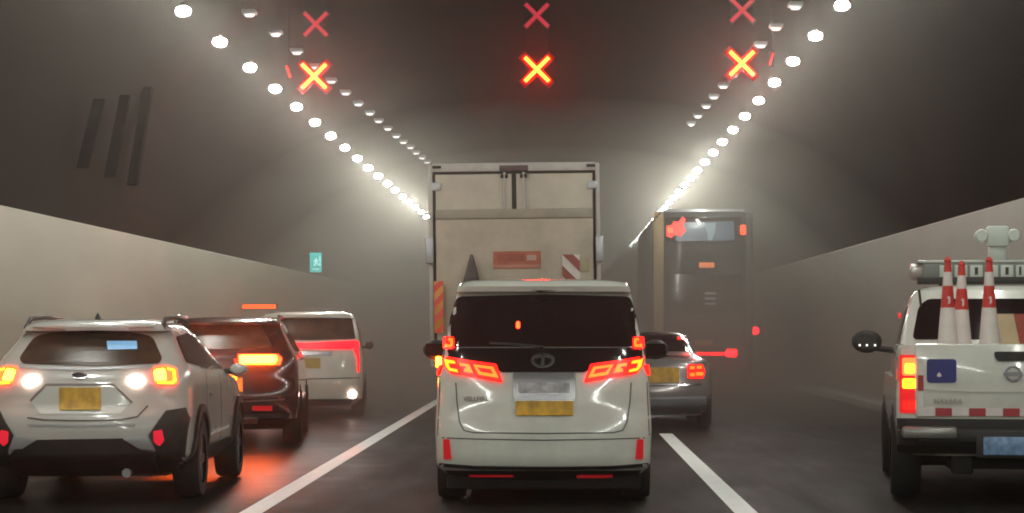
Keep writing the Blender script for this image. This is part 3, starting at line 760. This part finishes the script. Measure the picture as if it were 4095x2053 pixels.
c.rear('tailgate_seam', strip([(410, 1005), (563, 1012), (716, 1005)], 3), M_SEAM, off=.004)
c.rear('lower_cladding', [(395, 1040), (732, 1040), (722, 1078), (405, 1078)], M_TRIM, off=.012, thick=.04)
c.rear('skid_plate', rect(480, 650, 1050, 1066), M_SILVER, off=.02)
for sd in (-1, 1):
    tube('roof_rail', [(sd * .66, .60, 1.56), (sd * .65, .8, 1.66), (sd * .64, 2.1, 1.65)], .022, M_CHROME, c.o, 8)
    c.side('side_window', sd, [(.6, 1.22), (1.6, 1.16), (2.9, 1.14), (2.5, 1.48), (.85, 1.50)], M_GLASS, rnd=.04)
    c.side('window_trim', sd, strip([(.6, 1.19), (1.6, 1.13), (2.9, 1.11)], .02), M_CHROME, off=.012)
wheel_set(c, .925, (.88, 3.55), .36, .235)

# ------------------------------------------------------------------ white van with red light bar
sh = Shell([(.20, .78, .25, 4.7), (.32, .90, .03, 4.8), (.60, .92, .0, 4.85), (.78, .915, .04, 4.8), (1.0, .905, .06, 4.5), (1.2, .88, .10, 3.9), (1.45, .83, .17, 3.5), (1.66, .78, .25, 3.1), (1.68, .775, .15, 3.0), (1.74, .74, .15, 2.8), (1.775, .62, .25, 2.5), (1.79, .45, .5, 2.2)], D=.28, n=4)
c = Car('white_van', 36.0, 775, 'white van with a full-width red light bar half hidden behind the dark SUV', 'van', sh, R(4.5))
sh.build('body', M_WHITE, c.o)
c.rear('rear_window', [(662, 800), (775, 797), (888, 800), (896, 852), (775, 856), (654, 852)], M_GLASSB, off=.008, rnd=.03)
lb = c.rear('light_bar', [(648, 860), (775, 862), (898, 856), (906, 860), (904, 874), (880, 878), (775, 876), (652, 876)], glow('bar_red', (1, .002, .012), 4.0), off=.02)
c.both('light_bar_drop', [(890, 878), (903, 874), (906, 905), (904, 936), (900, 936), (899, 900)], glow('bar_red2', (1, .002, .012), 3.2), off=.02)
c.rear('number_plate', rect(740, 806, 900, 926), mat('dim_plate', (.50, .38, .10), .5, var=.2), off=.012)
c.rear('plate_garnish', rect(715, 835, 884, 893), M_CHROME, off=.014)
c.both('reverse_lamp', [(887 + 9 * math.cos(t * math.pi / 8), 992 + 9 * math.sin(t * math.pi / 8)) for t in range(16)], T_WHITE, off=.02)
c.rear('bumper_seam', strip([(645, 950), (775, 953), (905, 950)], 3), M_SEAM, off=.004)
c.rear('lower_cladding', [(660, 1004), (890, 1004), (880, 1022), (670, 1022)], M_TRIM, off=.012, thick=.04)
for sd in (-1, 1):
    c.side('side_window', sd, [(.5, 1.2), (3.0, 1.16), (2.6, 1.6), (.6, 1.62)], M_GLASS, rnd=.04)
    m = lathe('mirror', [(.001, -.05), (.07, -.045), (.10, 0), (.09, .08), (.001, .12)], M_TRIM, c.o, 'Y', 14, closed=False)
    m.scale = (.8, .7, .8); m.location = (sd * .99, 3.3, 1.20)
    tube('mirror_arm', [(sd * .84, 3.4, 1.15), (sd * 0.98, 3.34, 1.17)], .03, M_TRIM, c.o, 6)
wheel_set(c, .91, (.9, 3.9), .335, .225)

# ------------------------------------------------------------------ sedan
sh = Shell([(.22, .70, .30, 4.4), (.34, .82, .05, 4.56), (.45, .85, .0, 4.6), (.62, .855, .0, 4.6), (.70, .85, .03, 4.55), (.90, .84, .06, 4.2), (1.0, .81, .09, 3.6), (1.04, .76, .14, 3.35), (1.06, .70, .55, 3.2), (1.10, .67, .70, 3.05), (1.25, .60, 1.0, 2.75), (1.38, .54, 1.3, 2.45), (1.42, .48, 1.45, 2.3), (1.44, .36, 1.6, 2.1)], D=.36, n=3)
c = Car('sedan', 31.9, 1650, 'bronze grey sedan straddling the lane line beside the white minivan', 'sedan', sh)
sh.build('body', M_GREYP, c.o)
tl = c.both('tail_lamp', [(1728, 916), (1766, 916), (1773, 934), (1768, 951), (1730, 951)], T_RED, off=.02, rnd=.015)
for q in (rect(1735, 1746, 921, 928), rect(1752, 1764, 920, 927), rect(1735, 1746, 938, 946), rect(1750, 1768, 936, 944)):
    c.both('lamp_element', q, T_ORANGE, off=.028, parents=tl)
c.rear('number_plate', rect(1632, 1708, 924, 962), M_PLATE, off=.016)
c.rear('bumper', [(1506, 996), (1641, 1000), (1776, 996), (1772, 1036), (1641, 1046), (1510, 1036)], mat('blue_grey_bumper', (.46, .50, .56), .3, metal=.3, coat=.6, var=.1), off=.03, thick=.05, rnd=.03)
c.rear('bumper_trim', strip([(1512, 1040), (1641, 1047), (1770, 1040)], 4), M_CHROME, off=.036)
c.rear('boot_trim', strip([(1520, 966), (1641, 970), (1762, 966)], 4), M_CHROME, off=.012)
c.rear('boot_edge', strip([(1520, 898), (1641, 893), (1762, 898)], 4), M_CHROME, off=.012)
c.rear('rear_window', [(1570, 838), (1641, 834), (1712, 838), (1742, 882), (1641, 884), (1540, 882)], M_GLASS, off=.012)
for sd in (-1, 1):
    c.side('side_window', sd, [(1.25, 1.08), (3.0, 1.06), (2.5, 1.36), (1.6, 1.36)], M_GLASS, rnd=.04)
    c.side('window_trim', sd, strip([(.75, 1.07), (1.25, 1.30), (1.6, 1.38), (2.4, 1.385)], .025), M_CHROME, off=.014)
wheel_set(c, .85, (.95, 3.6), .315, .21)

# ------------------------------------------------------------------ double-decker bus
sh = Shell([(.30, 1.20, .10, 11.0), (.45, 1.265, .0, 11.2), (2.2, 1.27, .0, 11.2), (4.0, 1.26, .03, 11.1), (4.3, 1.22, .08, 11.0), (4.44, 1.10, .2, 10.9), (4.50, .85, .5, 10.6)], D=.18, n=4)
c = Car('double_decker_bus', 54.0, 1768, 'dark double-decker bus fading into the smoke with a lit upper window', 'bus', sh)
sh.build('body', M_BUS, c.o)
c.rear('cream_pillar', [(1642, 534), (1666, 530), (1668, 860), (1644, 860)], M_BUSC, off=.012)
c.rear('side_pillar', [(1874, 534), (1892, 536), (1892, 860), (1876, 860)], mat('bus_grey', (.10, .11, .11), .4, var=.1), off=.012)
c.rear('roof_edge', [(1672, 526), (1868, 526), (1874, 532), (1668, 533)], M_SILVER, off=.03)
uw = c.rear('upper_window', [(1674, 546), (1864, 546), (1866, 606), (1674, 606)], M_GLASS, off=.01, rnd=.06)
c.rear('lit_interior', [(1698, 560), (1845, 556), (1848, 605), (1700, 606)], mat('window_glow', (.05, .07, .09), .2, emit=(.30, .42, .55), power=.22, var=.4, scale=5), off=.016, rnd=.05)
c.rear('lit_seat', [(1768, 562), (1800, 560), (1798, 582), (1790, 604), (1780, 604), (1778, 584)], mat('seat_glow', (.1, .14, .15), .4, emit=(.5, .65, .7), power=.4), off=.022)
c.rear('ceiling_light', [(1748, 552), (1754, 550), (1764, 562), (1758, 565)], glow('bus_light', (1, 1, 1), 1.4, (.5, .5, .5)), off=.024)
c.rear('bus_window_reflection', [(1676, 568), (1688, 566), (1694, 556), (1706, 558), (1716, 544), (1724, 552), (1718, 566), (1724, 580), (1712, 594), (1696, 590), (1688, 598), (1676, 594)], glow('reflection_red', (1, .04, .03), 2.4), off=.026)  # red signal reflection in the glass, built as a glowing patch
c.rear('bus_window_reflection_core', rpoly(rect(1678, 1692, 572, 586), 3), glow('reflection_hot', (1, .06, .02), 6.0), off=.032)  # brighter middle of the same built reflection
c.rear('corner_lamp', rect(1861, 1875, 566, 590), glow('corner_red', (1, .06, .02), 4.0), off=.028, rnd=.04)
c.rear('route_number', rect(1758, 1796, 660, 673), glow('route_amber', (1, .28, .08), 1.3), off=.02)
c.rear('lower_panel', [(1676, 690), (1866, 690), (1866, 770), (1676, 770)], M_GLOSS, off=.012, rnd=.05)
for y_ in (735, 748, 761): c.rear('grille_slat', rect(1772, 1800, y_, y_ + 5), M_SILVER, off=.02)
c.rear('engine_cover', [(1676, 790), (1866, 790), (1866, 876), (1676, 876)], mat('engine_cover', (.08, .075, .07), .5, var=.2), off=.012, rnd=.05)
c.rear('brake_bar', rect(1690, 1838, 886, 893), glow('brake_bar', (1, .0015, .008), 14.0), off=.02)
c.both('tail_lamp', rect(1826, 1852, 879, 897), glow('bus_tail', (1, .004, .008), 34.0), off=.026, rnd=.04)
c.rear('number_plate', rect(1745, 1792, 855, 868), mat('bus_plate', (.6, .3, .12), .5, var=.2), off=.02)
c.rear('bumper', [(1650, 904), (1886, 904), (1884, 934), (1652, 934)], M_TRIM, off=.03, thick=.06)
mk = lathe('marker_lamp', [(.001, -.03), (.09, -.02), (.10, .03)], glow('marker_red', (1, .003, .010), 14.0), c.o, 'Y', 12); mk.location = (1.34, .3, 1.44)
tube('marker_arm', [(1.24, .35, 1.44), (1.34, .34, 1.44)], .03, M_TRIM, c.o, 6)
wheel_set(c, 1.26, (2.2, 8.2), .48, .30)

# ------------------------------------------------------------------ pickup truck
PY = 18.0
sh = Shell([(.42, .80, .15, 4.9), (.52, .91, .03, 5.1), (.70, .935, .02, 5.2), (.95, .935, .02, 5.15), (1.05, .925, .02, 4.9)], D=.16, n=4)
c = Car('pickup_truck', PY, 2538, 'white pickup truck carrying traffic cones with a roof light bar', 'pickup truck', sh, R(-7.2))
body = sh.build('body', M_WHITE, c.o)
c.rear('rear_apron', [(-.925, .44), (.925, .44), (.93, .74), (-.93, .74)], M_TRIM, raw=True, off=.022, thick=.04, step=.04)
# bed walls and tailgate
up = Shell([(1.02, .925, .02, 1.6), (1.30, .92, .03, 1.6), (1.36, .905, .04, 1.6)], D=.16, n=4)
for sd in (-1, 1):
    V = []; F = []; rows = [1.0, 1.2, 1.32, 1.355, 1.36]
    ins = [0, 0, 0.005, .02, .04]
    ys = [.14, .3, .8, 1.6]
    for z, i_ in zip(rows, ins):
        for y in ys: V.append((sd * (.925 - i_ - (.03 if y == .14 else 0)), y, z))
    for z, i_ in zip(rows, ins):
        for y in ys: V.append((sd * (.80 + i_ * .5), y, z))
    n = len(ys); k = len(rows)
    for i in range(k - 1):
        for j in range(n - 1):
            a = i * n + j; F.append((a, a + 1, a + n + 1, a + n)); a += k * n; F.append((a, a + 1, a + n + 1, a + n))
    for j in range(n - 1): F.append(((k - 1) * n + j, (k - 1) * n + j + 1, (2 * k - 1) * n + j + 1, (2 * k - 1) * n + j))
    for i in range(k - 1):
        F.append((i * n, (i + 1) * n, (k + i + 1) * n, (k + i) * n))
    meshobj('bed_side', V, F, M_WHITE, c.o, smooth=40)
tg = box('tailgate', (0, .055, 1.06), (1.56, .09, .62), M_WHITE, c.o, bev=.022)
Z0 = PY
def tgp(name, poly, m, off=.0, thick=.01, rnd=0.0, parent=None):
    p = [c.loc(x, y, 0.0) for x, y in poly]
    if rnd: p = rpoly(p, rnd)
    return patch(name, p, lambda x, z, o: (x, .008 - o, z), m, parent or tg, off, thick, .5)
tgp('blue_sign', rect(2333, 2407, 903, 963), M_BLUE, .006, rnd=.03)
tgp('blue_sign_mark', [(2358, 944), (2364, 936), (2370, 944), (2368, 948), (2360, 948)], M_CONE_W, .010)
tgp('tailgate_handle', [(2500, 884), (2640, 884), (2632, 908), (2510, 908), (2502, 898)], M_TRIM, .02, .03, rnd=.02)
tgp('emblem_ring', [(2547 + 21 * math.cos(t * math.pi / 12), 940 + 20 * math.sin(t * math.pi / 12)) for t in range(24)], M_CHROME, .012)
tgp('emblem_face', [(2547 + 15 * math.cos(t * math.pi / 12), 940 + 14 * math.sin(t * math.pi / 12)) for t in range(24)], M_TFRAME, .015)
tgp('emblem_bar', rect(2523, 2571, 936, 945), M_CHROME, .018)
tgp('tailgate_crease', strip([(2320, 980), (2440, 986), (2640, 986)], 3), M_TFRAME, .004)
lx, lz = c.loc(2386, 1010); text('lettering', 'NAVARA', (lx, .0, lz), .06, mat('letter_grey', (.42, .38, .33), .5, metal=.3), tg)
x0 = 2312
for i in range(9):
    a = x0 + i * 42; b = a + 42
    tgp('reflective_strip', rect(a + .5, b - .5, 1027, 1047), M_CONE_W if i % 2 == 0 else mat('strip_red', (.42, .03, .04), .4, var=.15), .006)
for j, (a, b) in enumerate(((902, 944), (944, 984), (984, 1026))):
    tgp('reflective_strip', rect(2311, 2325, a + .5, b - .5), M_CONE_W if j % 2 == 0 else mat('strip_red', (.42, .03, .04), .4), .006)
# lamps at the corners
for sd in (-1, 1):
    def P_(xa, xb, ya, yb):
        p = [c.loc(x, y, .05) for x, y in rect(xa, xb, ya, yb)]
        return [(sd * -x, z) for x, z in p] if sd > 0 else p
    full = Shell([(.5, .935, .02, 5), (1.05, .935, .02, 5), (1.36, .905, .04, 5)], D=.16, n=4)
    def lp(name, q, m, off, parent=None, rnd=.02):
        p = rpoly(q, rnd)
        return patch(name, p, full.fr(), m, parent or c.o, off, .03)
    lmp = lp('tail_lamp', P_(2263, 2309, 893, 1040), T_REDD, .012)
    lp('brake_light', P_(2270, 2305, 900, 945), T_REDH, .022, lmp)
    lp('brake_core', P_(2276, 2301, 914, 940), glow('core_yellow', (1, .12, .006), 18.0), .030, lmp)
    lp('indicator', P_(2270, 2304, 952, 978), glow('indicator_pick', (1, .14, .004), 12.0), .024, lmp)
    lp('lower_lens', P_(2272, 2302, 1010, 1030), T_RED, .022, lmp)
box('rear_bumper', (0, .0, .60), (1.50, .16, .12), M_TRIM, c.o, bev=.03)
for sd in (-1, 1): box('bumper_step', (sd * .66, -.02, .625), (.46, .20, .10), mat('bumper_grey', (.28, .27, .25), .35, metal=.5, var=.15), c.o, bev=.03)
box('lower_valance', (0, .08, .72), (1.6, .05, .12), M_TRIM, c.o, bev=.01)
box('number_plate', (.0, -.095, .52), (.44, .012, .15), M_BLUEP, c.o, bev=.004)
box('plate_mount', (0, -.075, .52), (.56, .03, .20), M_TRIM, c.o, bev=.01)
box('chassis', (0, 2.4, .38), (1.0, 4.2, .16), M_UNDER, c.o, bev=.02)
box('tow_hook', (-.38, .2, .34), (.18, .2, .14), M_UNDER, c.o, bev=.02)
# cab
cab = Shell([(1.0, .90, 1.62, 3.9), (1.15, .895, 1.62, 3.8), (1.30, .86, 1.64, 3.6), (1.60, .80, 1.74, 3.2), (1.78, .745, 1.80, 2.95), (1.85, .70, 1.82, 2.85), (1.89, .60, 1.9, 2.7), (1.905, .4, 2.0, 2.6)], D=.22, n=3.6)
cab.build('cab', M_WHITE, c.o)
bar_z = 2.02
patch('rear_window', rpoly([(-.74, 1.40), (.74, 1.40), (.68, 1.70), (.60, 1.775), (-.60, 1.775), (-.68, 1.70)], .05), cab.fr(), M_GLASS, c.o, .008, .02)
for sd in (-1, 1):
    patch('side_window', rpoly([(1.95, 1.36), (3.4, 1.34), (3.0, 1.70), (2.0, 1.72)], .04), cab.fs(sd), M_GLASS, c.o, .008, .02)
    m = lathe('mirror', [(.001, -.05), (.08, -.045), (.12, 0), (.115, .06), (.08, .12), (.001, .13)], M_TRIM, c.o, 'Y', 16, closed=False)
    m.scale = (1.25, .8, .95); m.location = (sd * 1.13, 3.15, 1.37)
    tube('mirror_arm', [(sd * .82, 3.2, 1.28), (sd * 1.1, 3.18, 1.32)], .035, M_TRIM, c.o, 8)
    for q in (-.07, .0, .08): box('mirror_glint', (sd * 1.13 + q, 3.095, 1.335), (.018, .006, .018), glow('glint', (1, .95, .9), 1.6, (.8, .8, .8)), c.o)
    lb_ = lathe('light_bar_end', [(.001, -.10), (.08, -.09), (.10, -.04), (.105, .12), (.06, .14), (.001, .14)], mat('pale_lens', (.36, .31, .27), .25, coat=.5, var=.1), c.o, 'X', 18, closed=False)
    lb_.location = (sd * .64, 2.1, bar_z + .01); lb_.scale = (sd * .8, .8, .8)
box('light_bar_base', (0, 2.1, 1.945), (1.36, .24, .06), M_TRIM, c.o, bev=.01)
box('light_bar_top', (0, 2.1, 2.125), (1.36, .20, .025), M_GREYD, c.o, bev=.008)
box('message_board', (0, 2.06, 2.035), (1.26, .12, .14), mat('bar_grey', (.20, .21, .19), .5, var=.2), c.o, bev=.008)
for i, xx in enumerate((-.42, -.28, -.14, 0, .14, .28, .42)):
    box('message_cell', (xx, 1.992, 2.035), (.115, .012, .11), M_GREYD, c.o, bev=.004)
    if i % 2 == 0: box('message_mark', (xx, 1.984, 2.035), (.03, .006, .07), M_SEAL, c.o)
    else: box('message_mark', (xx - .02, 1.984, 2.035), (.02, .006, .08), M_SEAL, c.o)
for sd in (-1, 1): tube('light_bar_foot', [(sd * .45, 2.1, 1.86), (sd * .45, 2.1, 1.94)], .03, M_TRIM, c.o, 8)
# roof siren / camera head
dk = FD / 20.1
dx = (2505 - VX) / dk - c.X - .26
box('rear_axle', (0, 1.12, .36), (1.5, .14, .16), M_UNDER, c.o, bev=.03)
box('siren_post', (dx, 2.1, 2.20), (.16, .12, .14), M_GREYD, c.o, bev=.015)
box('siren_body', (dx, 2.08, 2.36), (.20, .18, .19), M_GREYD, c.o, bev=.02)
for sd in (-1, 1):
    o = lathe('siren_horn', [(.001, -.09), (.05, -.09), (.062, -.06), (.062, .06), (.03, .10)], M_GREYD, c.o, 'Y', 16); o.location = (dx + sd * .148, 2.06, 2.365)
for sd in (-1, 1): box('bed_lamp', (sd * .86, 1.55, 1.62), (.03, .03, .05), T_REDD, c.o, bev=.006)
tube('antenna', [(-.66, 1.7, 1.70), (-.68, 1.69, 1.86)], .012, M_TRIM, c.o, 6)
wheel_set(c, .935, (1.12, 4.15), .38, .26)
# barrier board lying in the bed
t = empty('barrier_board', (c.X + .42, PY + 1.35, 1.052)); tag(t, 'red and cream striped barrier board lying in the pickup bed', 'barrier')
for i in range(4):
    flat('stripe', [[(-.14 + i * .16, 0), (.02 + i * .16, 0), (-.10 + i * .16, .58), (-.26 + i * .16, .58)]], 0, (mat('board_cream', (.66, .52, .32), .5, var=.15), mat('board_red', (.40, .07, .05), .5, var=.2))[i % 2], t)
box('board_back', (.12, .022, .29), (.74, .02, .56), M_TFRAME, t)
BANDS = ((0, .60, M_CONE_W, 'white_sleeve'), (.60, .79, M_CONE_R, 'red_band'), (.79, .91, M_CONE_W, 'white_band'), (.91, 1, M_CONE_R, 'red_tip'))
for xd, dy, lab in ((2383, .62, 'red and white traffic cone in the pickup bed, nearest its tail lamp'), (2418, .98, 'red and white traffic cone in the pickup bed, middle of the three'), (2487, .62, 'red and white traffic cone in the pickup bed, standing apart below the siren')):
    Yc = PY + dy
    top = CAM_H + (VY - (658 if xd != 2418 else 668)) / FD * Yc
    t = cone('traffic_cone', ((xd - VX) / FD * Yc, Yc, 1.052), top - 1.052, .112, .028, BANDS, lab, 'cones in the pickup bed', base=.13)
    lathe('tip_knob', [(.03, 0), (.034, .015), (.012, .045)], M_CONE_R, t, 'Z', 12, at=(0, 0, top - 1.055))
    flat('band_mark', [[(.0, 0), (.02, .012), (.02, .06), (.008, .07), (-.01, .055), (.005, .05), (.005, .02)]], 0, M_CONE_W, t).location = (-.01, -.068, (top - 1.052) * .64)

# ------------------------------------------------------------------ smoke haze
hz = box('haze', (TX, (Y0 + Y1) / 2, 4.5), (18, Y1 - Y0 + 6, 11.5), None)
hm = bpy.data.materials.new('haze'); hm.use_nodes = True
nt = hm.node_tree; nt.nodes.clear()
out = nt.nodes.new('ShaderNodeOutputMaterial'); pv = nt.nodes.new('ShaderNodeVolumePrincipled')
pv.inputs['Color'].default_value = (0.24, 0.222, 0.20, 1)
pv.inputs['Density'].default_value = HAZE
pv.inputs['Anisotropy'].default_value = 0.93
nt.links.new(pv.outputs[0], out.inputs['Volume'])
hz.data.materials.clear(); hz.data.materials.append(hm)
# the thick smoke beyond the truck: it thickens in overlapping banks with leaning fronts
SMOKE = ((19, 23, 74, 0.023), (27, 31, 92, 0.066), (38, 44, 138, 0.070))
SLAB = ('thin grey smoke drifting in beside the truck', 'dense grey smoke between the truck and the bus', 'thickest grey smoke hiding the far tunnel')
for (yr_, yl_, yt_, dens), lab in zip(SMOKE, SLAB):
    e = dens * 4
    Vs = [(-9.4 + e, yl_, -1 + e), (8.4 - e, yr_, -1 + e), (8.4 - e, yt_ - 4, 10.2 - e), (-9.4 + e, yt_, 10.2 - e), (-9.4 + e, Y1 + 2.8 - e, -1 + e), (8.4 - e, Y1 + 2.8 - e, -1 + e), (8.4 - e, Y1 + 2.8 - e, 10.2 - e), (-9.4 + e, Y1 + 2.8 - e, 10.2 - e)]
    smk = meshobj('smoke', Vs, [(0, 1, 2, 3), (4, 5, 6, 7), (0, 1, 5, 4), (3, 2, 6, 7), (0, 3, 7, 4), (1, 2, 6, 5)], None)
    sm_ = hm.copy(); sm_.name = 'thick_smoke'
    pv2 = [n_ for n_ in sm_.node_tree.nodes if n_.type == 'PRINCIPLED_VOLUME'][0]
    pv2.inputs['Density'].default_value = dens
    pv2.inputs['Color'].default_value = (0.41, 0.388, 0.350, 1)
    pv2.inputs['Anisotropy'].default_value = 0.58
    smk.data.materials.clear(); smk.data.materials.append(sm_)
    tag(smk, lab, kind='stuff')
tag(hz, 'grey brown smoke haze filling the tunnel', kind='stuff')
